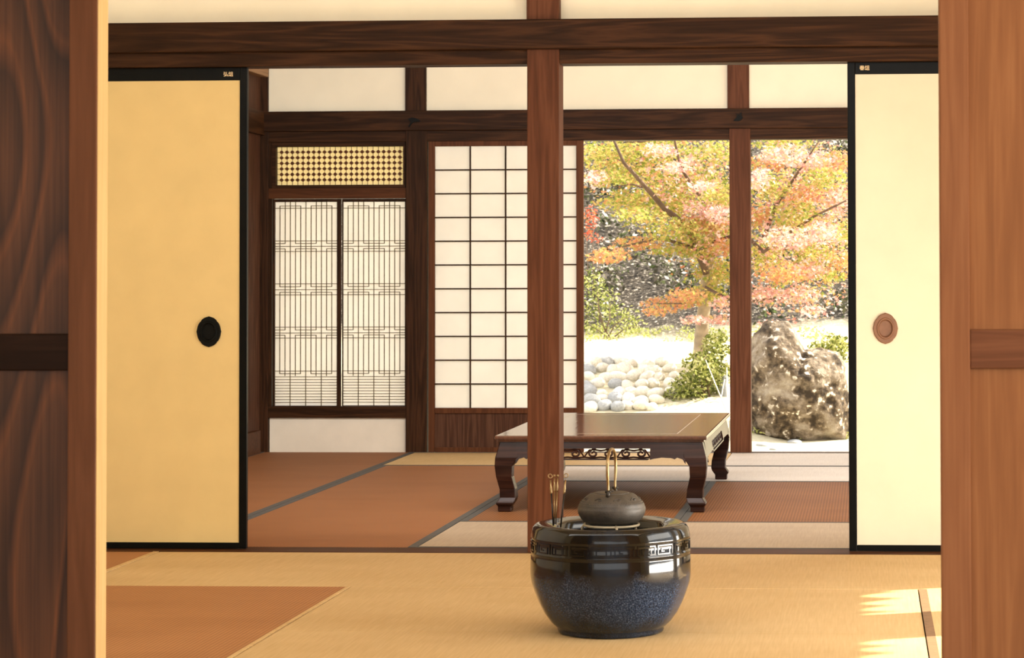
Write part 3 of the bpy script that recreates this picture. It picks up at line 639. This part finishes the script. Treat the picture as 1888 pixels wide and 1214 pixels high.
# key fret relief wrapped on the shoulder
kf = MB()
def wrapbox(th0, th1, z0, z1, d=.0022, seg=3):
    for i in range(seg):
        a0 = th0+(th1-th0)*i/seg; a1 = th0+(th1-th0)*(i+1)/seg; vs = []
        for (a_, z_) in ((a0, z0), (a1, z0), (a1, z1), (a0, z1)):
            for r_ in (.2195, .2212+d):
                vs.append(kf.bm.verts.new((px0+r_*(1+.004*math.cos(12*a_))*math.cos(a_), py0+r_*(1+.004*math.cos(12*a_))*math.sin(a_), zb+z_)))
        I = lambda k, o_: vs[k*2+o_]
        for k in range(4):
            kf.bm.faces.new((I(k, 0), I((k+1) % 4, 0), I((k+1) % 4, 1), I(k, 1)))
        kf.bm.faces.new([I(k, 1) for k in range(4)]); kf.bm.faces.new([I(k, 0) for k in range(3, -1, -1)])
NU = 22; U = 2*PI/NU; wz = .0032; wt = wz/.221
for k in range(NU):
    a = k*U; g_ = U*.06; a0, a1 = a+g_, a+U-g_; zt_, zb_ = .2600, .2335
    if k % 2:
        segs = [(a0, a1, zt_-wz, zt_), (a0, a0+wt, zb_, zt_), (a0, a1-U*.18, zb_, zb_+wz), (a1-U*.18-wt, a1-U*.18, zb_, zb_+.018), (a0+U*.2, a1-U*.18, zb_+.018-wz, zb_+.018), (a0+U*.2, a0+U*.2+wt, zb_+.0075, zb_+.018), (a0+U*.2, a0+U*.38, zb_+.0075, zb_+.0075+wz), (a1-wt, a1, zb_, zt_)]
    else:
        segs = [(a0, a1, zb_, zb_+wz) if k % 4 else (a0, a0+U*.35, zb_, zb_+wz), (a0, a0+wt, zb_, zt_), (a0, a1, zt_-wz, zt_), (a1-wt, a1, zb_, zt_), (a0+U*.2, a0+U*.2+wt, zb_+.003, zt_-.008), (a0+U*.2, a1-U*.2, zt_-.008-wz, zt_-.008), (a1-U*.2-wt, a1-U*.2, zb_+.004, zt_-.008)]
    for s_ in segs: wrapbox(*s_)
kf.build('key_pattern_band', M['glaze'], pbody)
# trivet ring
KX, KY, RZ = px0+(1127-1124.5)/664, py0-.005, .2985
tv = thing('trivet', 'pale metal trivet ring set in the ash inside the brazier', 'trivet', (KX, KY, .255))
mb = MB(); mb.tube([(KX+.076*math.cos(k*PI/24), KY+.076*math.sin(k*PI/24), RZ) for k in range(49)], .004, 8, False); mb.build('ring', M['ringm'], tv, smooth=True)
for k in range(3):
    a = -PI/2+.28+k*2*PI/3; mb = MB(); c_, s_ = math.cos(a), math.sin(a)
    mb.tube([(KX+.066*c_, KY+.066*s_, RZ+.001), (KX+.080*c_, KY+.080*s_, RZ+.001), (KX+.088*c_, KY+.088*s_, RZ-.010), (KX+.090*c_, KY+.090*s_, .250)], .0038, 8); mb.build('leg', M['ringm'], tv, smooth=True)
# kettle
KZ = RZ+.0042
kt = thing('iron_kettle', 'squat dark cast iron kettle with a tall hoop handle on the brazier', 'kettle', (KX, KY, KZ))
mb = MB(); mb.lathe([(0, .0), (.062, .0), (.074, .003), (.086, .014), (.0935, .028), (.0957, .040), (.0952, .045), (.0920, .0510), (.0925, .0530), (.086, .0620), (.077, .0710), (.068, .0790), (.062, .083), (.057, .0842), (.050, .0842), (.046, .083), (0, .083)], (KX, KY, KZ), 72)
kbody = mb.build('body', M['iron'], kt, smooth=True)
# rows of cast studs and a raised motif round the shoulder
st = MB()
for row, (r_, z_, n_) in enumerate(((.0885, .0588, 70), (.0843, .0638, 70))):
    for k in range(n_):
        a = (k+.5*row)*2*PI/n_; bmesh.ops.create_icosphere(st.bm, subdivisions=1, radius=.0014, matrix=Matrix.Translation((KX+r_*math.cos(a), KY+r_*math.sin(a), KZ+z_)))
for k in range(9):
    a0 = k*2*PI/9
    st.tube([(KX+r_*math.cos(a0+q), KY+r_*math.sin(a0+q), KZ+z_) for q, r_, z_ in ((0, .0790, .0700), (.07, .0755, .0730), (.14, .0730, .0752), (.22, .0740, .0744), (.27, .0775, .0712), (.22, .0800, .0690), (.15, .0790, .0700), (.17, .0765, .0720))], .0014, 6)
st.build('cast_studs', M['iron'], kbody, smooth=True)
mb = MB(); mb.lathe([(.0495, .083), (.0495, .0860), (.045, .0875), (.012, .0885), (0, .0888)], (KX, KY, KZ), 40)
klid = mb.build('lid', M['iron'], kt, smooth=True)
MB().lathe([(0, .087), (.006, .0882), (.005, .0900), (.007, .0915), (.006, .093), (0, .0935)], (KX, KY, KZ), 24).build('knob', M['iron'], klid, smooth=True)
ha = math.radians(87); du, dv = math.cos(ha), math.sin(ha)
def hp(u, z): return (KX+u*du, KY+u*dv, KZ+z)
hpts = [(-.058, .088), (-.058, .100), (-.060, .115), (-.070, .140), (-.071, .165), (-.062, .185), (-.045, .199), (-.022, .206), (0, .208), (.022, .206), (.045, .199), (.062, .185), (.071, .165), (.070, .140), (.060, .115), (.058, .100), (.058, .088)]
mb = MB(); mb.tube([hp(*p) for p in hpts], [.0034]*3+[.0042]*11+[.0034]*3, 10); mb.build('handle', M['brass'], kt, smooth=True)['label'] = 'tarnished bronze hoop handle'
for s_ in (-1, 1):
    mb = MB(); o = Vector(hp(s_*.062, .082))
    mb.tube([o+Vector((0, 0, -.006)), o+Vector((0, 0, .006)), o+Vector((.002, 0, .014))], [.007, .006, .0045], 10); mb.tube([o+Vector((-.008, 0, .012)), o+Vector((.008, 0, .012))], .0036, 8)
    mb.build('handle_lug', M['darkiron'], kt, smooth=True)
mb = MB(); s0 = Vector((KX-.01, KY+.072, KZ+.062)); mb.tube([s0, s0+Vector((-.002, .022, .012)), s0+Vector((-.003, .036, .026))], [.013, .010, .0075], 12); mb.build('spout', M['iron'], kt, smooth=True)
# fire tools
def tool(bx, by, tx, ty, ring, lbl, m_lo, m_hi, group, r=.0023, dy=0):
    p0 = at(bx, by, KY-.055+dy); p1 = at(tx, ty, KY-.055+dy); p0.y -= 0; p1.y += .03
    d = (p1-p0); L_ = d.length; d.normalize(); p0 = p0 - d*.006
    base = p0.copy(); 
    t_ = thing('fire_tool', lbl, 'fire tool', base, group)
    q = p0+d*L_*.70
    MB().tube([p0, q], r, 8).build('shaft', m_lo, t_, smooth=True)
    MB().tube([q, q+d*.004, q+d*.018, q+d*.022, q+d*(L_*.30)], [r, r*1.5, r*1.5, r*1.1, r*1.0], 8).build('grip', m_hi, t_, smooth=True)
    if ring:
        c_ = p1+d*.0058; sx_ = Vector((1, 0, 0))
        MB().tube([c_+(sx_*math.cos(k*PI/12)+d*math.sin(k*PI/12))*.0056 for k in range(25)], .0014, 6, False).build('ring', m_hi, t_, smooth=True)
    else:
        MB().tube([p1-d*.002, p1+d*.004], r*1.7, 8).build('end_cap', m_hi, t_, smooth=True)
GT = 'fire tools standing in the brazier'
tool(1020, 966, 1012, 884, True, 'slim fire rod topped by a ring, leaning left at the brazier rim', M['darkiron'], M['brass'], GT)
tool(1022, 963, 1019.5, 880, False, 'plain brass fire chopstick, left of the close pair', M['brass'], M['brass'], GT, .0020, .012)
tool(1025, 963, 1025.5, 880, False, 'plain brass fire chopstick, right of the close pair', M['brass'], M['brass'], GT, .0020, .012)
tool(1034, 969, 1040.5, 883, True, 'slim fire rod topped by a ring, nearest to the kettle', M['darkiron'], M['brass'], GT)

# ------------------------------------------------------------------ garden
GP = [(4.4, -.45), (8.2, -.33), (9.7, -.10), (11.2, .17), (12.2, .22), (15.7, .36), (17.2, .75), (21.7, 2.15), (27.7, 4.2), (41, 9.5)]
def gz(x, y):
    if y <= GP[0][0]: return GP[0][1]
    for (a, za), (b_, zb2) in zip(GP, GP[1:]):
        if y <= b_: s_ = (y-a)/(b_-a); break
    else: s_, za, zb2 = 1, GP[-1][1], GP[-1][1]
    z = za+(zb2-za)*s_
    return z + (.035*math.sin(x*1.7+y)+.03*math.sin(x*3.1-y*2.2))*min(1, max(0, (y-9)/5)) - (.13 if x > -1.0 and y < 11.5 else 0)*min(1, max(0, (x+1.0)/.3))*min(1, max(0, (y-8.5)/1))
gm = MB(); XS = np.linspace(-14, 14, 93); YS = np.concatenate([np.linspace(4.4, 20, 90), np.linspace(20.5, 41, 30)])
vv = [[gm.bm.verts.new((x, y, gz(x, y)+(random.uniform(-.02, .02) if y > 12 else 0))) for x in XS] for y in YS]
for a, b_ in zip(vv, vv[1:]):
    for i in range(len(XS)-1): gm.bm.faces.new((a[i], a[i+1], b_[i+1], b_[i]))
o = gm.build('garden_ground', M['soil'], None, True, label='sunlit garden ground rising to a leaf-strewn bank beyond the opening', cat='ground', kind='structure')
gy = MB(); gy.box(-14, 30, -14, 4.4, -.6, -.45); gy.box(14, 30, 4.4, 41, -.6, -.45)
struct('yard_ground', gy, flat('yard_gravel', (.55, .50, .42), .9, .1, 3), 'pale gravel yard around the house', 'ground')

def leaves(name, m, clusters, parent=None, size=.023, lobes=5, flatz=.55, **tg):
    """clusters: (center Vector, (rx,ry,rz), count, tone_lo, tone_hi)"""
    P, T = [], []
    for c_, r_, n_, t0, t1 in clusters:
        d = rng.normal(size=(n_, 3)); d /= np.linalg.norm(d, axis=1)[:, None]; d *= rng.random(n_)[:, None]**(1/2.2)
        P.append(np.array(c_)[None]+d*np.array(r_)[None]); T.append(rng.uniform(t0, t1, n_))
    P = np.concatenate(P); T = np.concatenate(T); n_ = len(P)
    nrm = rng.normal(size=(n_, 3)); nrm[:, 2] = np.abs(nrm[:, 2])+flatz; nrm[:, 1] -= .35; nrm /= np.linalg.norm(nrm, axis=1)[:, None]
    u = np.cross(nrm, rng.normal(size=(n_, 3))); u /= np.linalg.norm(u, axis=1)[:, None]; v = np.cross(nrm, u)
    K = 2*lobes; ang = np.arange(K)*2*PI/K; rad = np.where(np.arange(K) % 2 == 0, 1.0, .42) if lobes > 2 else np.array([1.0, .45, 1.0, .45])
    if lobes > 2: rad = rad*np.where((np.arange(K) == K//2) | (np.arange(K) == K//2+1), .6, 1)
    s_ = size*rng.uniform(.65, 1.25, n_)
    V = P[:, None, :] + s_[:, None, None]*rad[None, :, None]*(np.cos(ang)[None, :, None]*u[:, None, :]+np.sin(ang)[None, :, None]*v[:, None, :])
    V = V.reshape(-1, 3); off = wloc(parent) if parent else Vector(P.min(axis=0)); V = V-np.array(off)[None]
    me = bpy.data.meshes.new(name); me.vertices.add(len(V)); me.vertices.foreach_set('co', V.ravel())
    me.loops.add(n_*K); me.polygons.add(n_); me.loops.foreach_set('vertex_index', np.arange(n_*K)); me.polygons.foreach_set('loop_start', np.arange(n_)*K); me.polygons.foreach_set('loop_total', np.full(n_, K))
    me.update(); me.validate(); at_ = me.attributes.new('tone', 'FLOAT', 'POINT'); at_.data.foreach_set('value', np.repeat(T, K).astype(np.float32))
    me.materials.append(m); o = bpy.data.objects.new(name, me); C.objects.link(o)
    if parent: o.parent = parent
    else: o.location = off
    return tag(o, **tg)
def cl(px, py, rx, ry, D, n_, t0=0, t1=1, dd=.45):
    rx *= 1.12; ry *= 1.25
    c_ = at(px, py, D-8.3); s_ = D/FPX
    return (c_, (rx*s_, dd, ry*s_), n_, t0, t1)
# maple
tb_ = at(1293, 690, 12.0); tbx = Vector((tb_.x, 12.0, gz(tb_.x, 12.0)-.02))
mp_ = thing('maple_tree', 'autumn maple with yellow, orange and pink leaves leaning over the sunny garden', 'tree', tbx)
def tp_(px, py, D): return at(px, py, D-8.3)
tr = MB(); tr.tube([tbx, tp_(1290, 660, 20.3), tp_(1294, 610, 20.2), tp_(1299, 560, 20.1), tp_(1303, 510, 20), tp_(1310, 450, 19.9), tp_(1330, 380, 19.8), tp_(1365, 300, 19.8), tp_(1400, 200, 19.8)], [.075, .066, .062, .058, .052, .045, .036, .028, .02], 12)
tr.build('trunk', M['bark'], mp_, smooth=True)
for pts, r0 in (([(1303, 505), (1270, 420), (1225, 385), (1186, 340), (1150, 300), (1130, 255)], .034), ([(1308, 465), (1270, 455), (1220, 440), (1160, 452), (1110, 468)], .02), ([(1320, 410), (1290, 360), (1255, 310), (1245, 265), (1235, 200)], .022),
                ([(1310, 450), (1370, 430), (1408, 465), (1440, 440), (1500, 400), (1560, 370)], .026), ([(1408, 440), (1430, 380), (1470, 320), (1510, 260)], .02), ([(1300, 540), (1260, 560), (1210, 560)], .012), ([(1300, 530), (1360, 560), (1430, 550), (1490, 545)], .015), ([(1187, 345), (1165, 340), (1130, 345)], .012), ([(1215, 255), (1180, 262), (1150, 262)], .014)):
    b2 = MB(); n_ = len(pts); b2.tube([tp_(x, y, 19.7-.12*i) for i, (x, y) in enumerate(pts)], [r0*(1-.7*i/(n_-1)) for i in range(n_)], 8); b2.build('branch', M['twig'], mp_, smooth=True)
Y_ = [(1110, 285, 50, 26), (1165, 315, 60, 24), (1205, 278, 70, 22), (1150, 372, 55, 18), (1225, 372, 65, 26), (1275, 330, 60, 24), (1320, 282, 48, 22), (1255, 425, 70, 20), (1180, 398, 45, 12), (1320, 505, 38, 22), (1238, 462, 40, 10), (1305, 545, 38, 16), (1120, 330, 40, 12), (1290, 460, 40, 18), (1200, 240, 120, 20), (1330, 360, 40, 22), (1345, 430, 40, 26)]
Y2 = [(1420, 345, 35, 20), (1465, 400, 45, 24), (1410, 470, 36, 22), (1520, 330, 40, 18), (1500, 470, 40, 18), (1550, 430, 22, 18), (1440, 260, 60, 16), (1530, 510, 30, 10)]
leaves('foliage', M['ly'], [cl(1210, 300, 150, 50, 20.3, 1000, 0, 1, .7), cl(1240, 380, 110, 50, 20.2, 900, 0, 1, .6), cl(1480, 400, 110, 130, 20.6, 1700, 0, 1, .7), cl(1310, 480, 50, 70, 20.3, 500, 0, 1)]+[cl(x, y, rx, ry, random.uniform(19, 20.5), int(rx*ry*.5), 0, .95) for x, y, rx, ry in Y_+Y2], mp_, label='yellow-green foliage', kind='stuff')
O_ = [(1125, 470, 42, 12), (1180, 448, 50, 11), (1240, 560, 55, 12), (1290, 415, 50, 16), (1215, 575, 28, 7), (1330, 455, 30, 14), (1110, 480, 25, 7), (1440, 505, 45, 16), (1550, 480, 25, 16), (1480, 360, 40, 16), (1400, 400, 25, 20), (1265, 545, 35, 12), (1545, 300, 30, 18), (1420, 300, 40, 14)]
leaves('foliage', M['lo'], [cl(1220, 320, 150, 60, 19.8, 350, 0, 1, .7), cl(1480, 410, 110, 140, 20.1, 1300, 0, 1, .7), cl(1290, 440, 80, 70, 19.9, 300, 0, 1)]+[cl(x, y, rx, ry, random.uniform(18.6, 20), int(rx*ry*.5), 0, 1) for x, y, rx, ry in O_], mp_, label='orange foliage', kind='stuff')
P_ = [(1215, 278, 34, 10), (1245, 310, 26, 9), (1305, 385, 40, 16), (1330, 590, 35, 8), (1285, 590, 28, 8), (1300, 345, 30, 10), (1445, 285, 45, 16), (1500, 300, 45, 18), (1545, 370, 28, 24), (1405, 545, 30, 16), (1470, 545, 40, 13), (1500, 575, 22, 9), (1450, 440, 45, 18), (1420, 600, 26, 8), (1515, 430, 34, 18), (1100, 330, 22, 14), (1270, 300, 25, 8), (1335, 560, 25, 12), (1480, 500, 45, 14), (1400, 330, 25, 18), (1330, 395, 30, 14)]
leaves('foliage', M['lp'], [cl(1480, 420, 110, 150, 19.6, 1900, 0, 1, .7), cl(1270, 330, 90, 60, 19.6, 500, 0, 1), cl(1310, 420, 50, 60, 19.5, 400, 0, 1)]+[cl(x, y, rx, ry, random.uniform(18.3, 19.6), int(rx*ry*.5), 0, 1) for x, y, rx, ry in P_], mp_, label='pink foliage', kind='stuff')
# boulder
rc = at(1470, 700, 9.35); rbz = gz(rc.x, 9.35)-.06
rk = MB(); bmesh.ops.create_icosphere(rk.bm, subdivisions=5, radius=1)
outl = [(0, -1.0), (.6, -1.0), (.95, -.9), (1.02, -.45), (.95, .0), (.88, .38), (.78, .54), (.45, .60), (.12, .62), (-.02, .84), (-.14, 1.04), (-.48, 1.10), (-.78, .90), (-.98, .5), (-1.04, .1), (-1.02, -.5), (-.95, -.95), (-.5, -1.0)]
def outr(a):
    best = None; n_ = len(outl)
    for i in range(n_):
        (x0, y0), (x1, y1) = outl[i], outl[(i+1) % n_]; dx, dy = math.cos(a), math.sin(a)
        den = dx*(y1-y0)-dy*(x1-x0)
        if abs(den) < 1e-9: continue
        tt = (x0*(y1-y0)-y0*(x1-x0))/den; uu = (x0*dy-y0*dx)/den*-1 if False else ((x0*dy-y0*dx)/(dx*(y1-y0)-dy*(x1-x0)))
        if tt > 0 and -1e-6 <= uu <= 1+1e-6: best = tt if best is None else min(best, tt)
    return best or .9
from mathutils import noise
for v in rk.bm.verts:
    d = v.co.normalized(); a = math.atan2(d.z, d.x); f_ = outr(a); h = math.hypot(d.x, d.z)
    nz = noise.fractal(d*2.3+Vector((3, 1, 2)), .9, 2, 5)*.10 + (abs(noise.noise(d*4.1)))*.08
    v.co = Vector((rc.x+.400*(d.x*f_*(1+nz)), 9.35+.34*d.y*(1+nz*1.5), rbz+.46+.46*d.z*f_*(1+nz)))
rk.build('boulder', M['rock'], None, True, label='large rugged brown boulder with two humps and painted-in sun dapples standing in the garden', cat='boulder')
# cobbles
random.seed(21); nC = 0
cob = []
for row, (py, x0, x1, n_) in enumerate(((758, 1080, 1215, 6), (745, 1072, 1222, 6), (731, 1076, 1250, 7), (716, 1070, 1244, 7), (702, 1076, 1252, 7), (688, 1070, 1244, 7), (676, 1078, 1232, 6))):
    for i in range(n_):
        px = x0+(x1-x0)*(i+.5)/n_+random.uniform(-5, 5); cob.append((px, py+random.uniform(-3, 3), random.uniform(12, 17)))
def gdepth(px, py):
    for k in range(400):
        Y = 6+k*.03; p = at(px, py, Y)
        if p.z <= gz(p.x, Y): return p
    return at(px, py, 11)
meshes = []
for q in range(6):
    s_ = MB(); bmesh.ops.create_icosphere(s_.bm, subdivisions=3, radius=1); sd_ = Vector((q*3.1, q*1.7, q))
    for v in s_.bm.verts: v.co *= 1+.16*noise.noise(v.co*1.1+sd_)
    me = bpy.data.meshes.new('cobble'); s_.bm.to_mesh(me); s_.bm.free(); me.materials.append(M['stone'] if q < 4 else M['stoneb'])
    for p in me.polygons: p.use_smooth = True
    meshes.append(me)
for i, (px, py, r_) in enumerate(cob):
    p = gdepth(px, py); s_ = r_*(p.y+8.3)/FPX
    dark = px < 1145 and random.random() < .4
    o = bpy.data.objects.new('cobble', meshes[random.choice((4, 5)) if dark else random.randrange(4)]); C.objects.link(o)
    o.location = (p.x, p.y, p.z+s_*.42); o.scale = (s_*1.08, s_*random.uniform(.8, 1), s_*random.uniform(.68, .88)); o.rotation_euler = (random.uniform(-.3, .3), random.uniform(-.5, .5), random.uniform(0, 6))
    if dark: tag(o, 'grey rounded cobble at the left of the sunny stone heap in the garden', 'stone', 'cobbles heaped in the garden')
    else: tag(o, 'pale rounded cobble in the sunny stone heap in the garden', 'stone', 'cobbles heaped in the garden')
# flat dark spots on the ground at right front
for px, py, r_, l in ((1408, 822, 14, 'leftmost flat spot in front of the boulder'), (1427, 829, 8, 'smallest flat spot in front of the boulder'), (1466, 817, 14, 'larger flat spot below the middle of the boulder')):
    p = gdepth(px, py); s_ = r_*(p.y+8.3)/FPX
    o = bpy.data.objects.new('flat_spot', meshes[4]); C.objects.link(o); o.location = (p.x, p.y, p.z+.002); o.scale = (s_, s_, s_*.45); tag(o, 'dark ' + l, 'stone', 'flat dark spots before the boulder')
o = bpy.data.objects.new('upright_stone', meshes[5]); C.objects.link(o); p = at(1337, 735, 10.4); o.location = p; o.scale = (.055, .08, .19)
tag(o, 'blue-grey upright stone half hidden between shrub and garden post', 'stone')
# shrubs
def shrub(base_px, clus, m, lbl, cat='shrub', size=.022, D=18.6, nm='shrub', stems=6, dens=.8):
    bp_ = at(base_px[0], base_px[1], D-8.3); bp_.z = gz(bp_.x, bp_.y)-.01
    t_ = thing(nm, lbl, cat, bp_)
    leaves('foliage', m, [cl(x, y, rx, ry, D+random.uniform(-.25, .25), int(rx*ry*dens), 0, 1, .22) for x, y, rx, ry in clus], t_, size, 2, .3, kind='stuff')
    s_ = MB()
    for i in range(stems):
        x, y, rx, ry = clus[i % len(clus)]; e = at(x+random.uniform(-.5, .5)*rx, y, D-8.3)
        s_.tube([bp_+Vector((random.uniform(-.05, .05), 0, 0)), (bp_+e)/2+Vector((random.uniform(-.04, .04), 0, .03)), e], [.008, .006, .003], 6)
    s_.build('stem', M['twig'], t_, smooth=True)
shrub((1300, 758), [(1320, 640, 26, 26), (1290, 680, 34, 26), (1270, 720, 36, 26), (1320, 700, 28, 36), (1240, 735, 30, 18), (1300, 742, 42, 18), (1225, 750, 24, 8)], M['lg'], 'leafy green shrub between the cobble heap and the garden post')
shrub((1120, 600), [(1110, 560, 34, 30), (1150, 585, 34, 20), (1095, 520, 20, 22), (1170, 600, 22, 12), (1100, 600, 28, 12)], M['lg'], 'loose green bush low on the bank at the left of the opening', D=23.8, size=.022, dens=.32)
shrub((1535, 690), [(1515, 640, 24, 10), (1545, 650, 24, 18), (1540, 630, 26, 12)], M['lg'], 'yellow-green low plant behind the right hump of the boulder', D=20.2)
shrub((1092, 430), [(1090, 400, 14, 20), (1084, 430, 10, 14), (1100, 440, 12, 8)], M['lr'], 'small red-leaved bush up on the bank at the left of the opening', D=25.5, stems=3, dens=.35)
# undergrowth on the bank
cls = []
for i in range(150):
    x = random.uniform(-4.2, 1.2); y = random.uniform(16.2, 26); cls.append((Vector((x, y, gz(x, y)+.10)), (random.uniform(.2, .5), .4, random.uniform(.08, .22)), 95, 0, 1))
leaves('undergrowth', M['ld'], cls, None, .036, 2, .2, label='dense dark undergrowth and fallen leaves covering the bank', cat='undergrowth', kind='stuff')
gr = []
for i in range(90):
    p = gdepth(random.uniform(1078, 1560), random.uniform(608, 632)) if i < 62 else gdepth(random.uniform(1388, 1565), random.uniform(782, 812)); gr.append((Vector((p.x, p.y, p.z+.03)), (.12, .1, .04), 26, .4, 1))
leaves('grass_tufts', M['lg'], gr, None, .02, 2, .1, label='short yellow-green grass tufts at the foot of the bank and before the boulder', cat='grass', kind='stuff')
# bare pale stakes right of the low table
for (x0, y0, x1, y1, l) in ((1345, 772, 1301, 664, 'pale slanting bamboo stake beside the garden post'), (1343, 832, 1340, 678, 'pale upright bamboo stake beside the garden post'), (1322, 775, 1336, 700, 'short pale bamboo stake leaning against the upright stone')):
    a, b_ = at(x0, y0, 6.6), at(x1, y1, 6.9); d = (a-b_).normalized(); a2 = a+d*((a.z+.40)/max(.2, -d.z)) if a.z > -.4 else a
    MB().tube([a2, b_], [.0055, .003], 8).build('bamboo_stake', M['stake'], None, True, label=l, cat='stake', group='bamboo stakes by the garden opening')
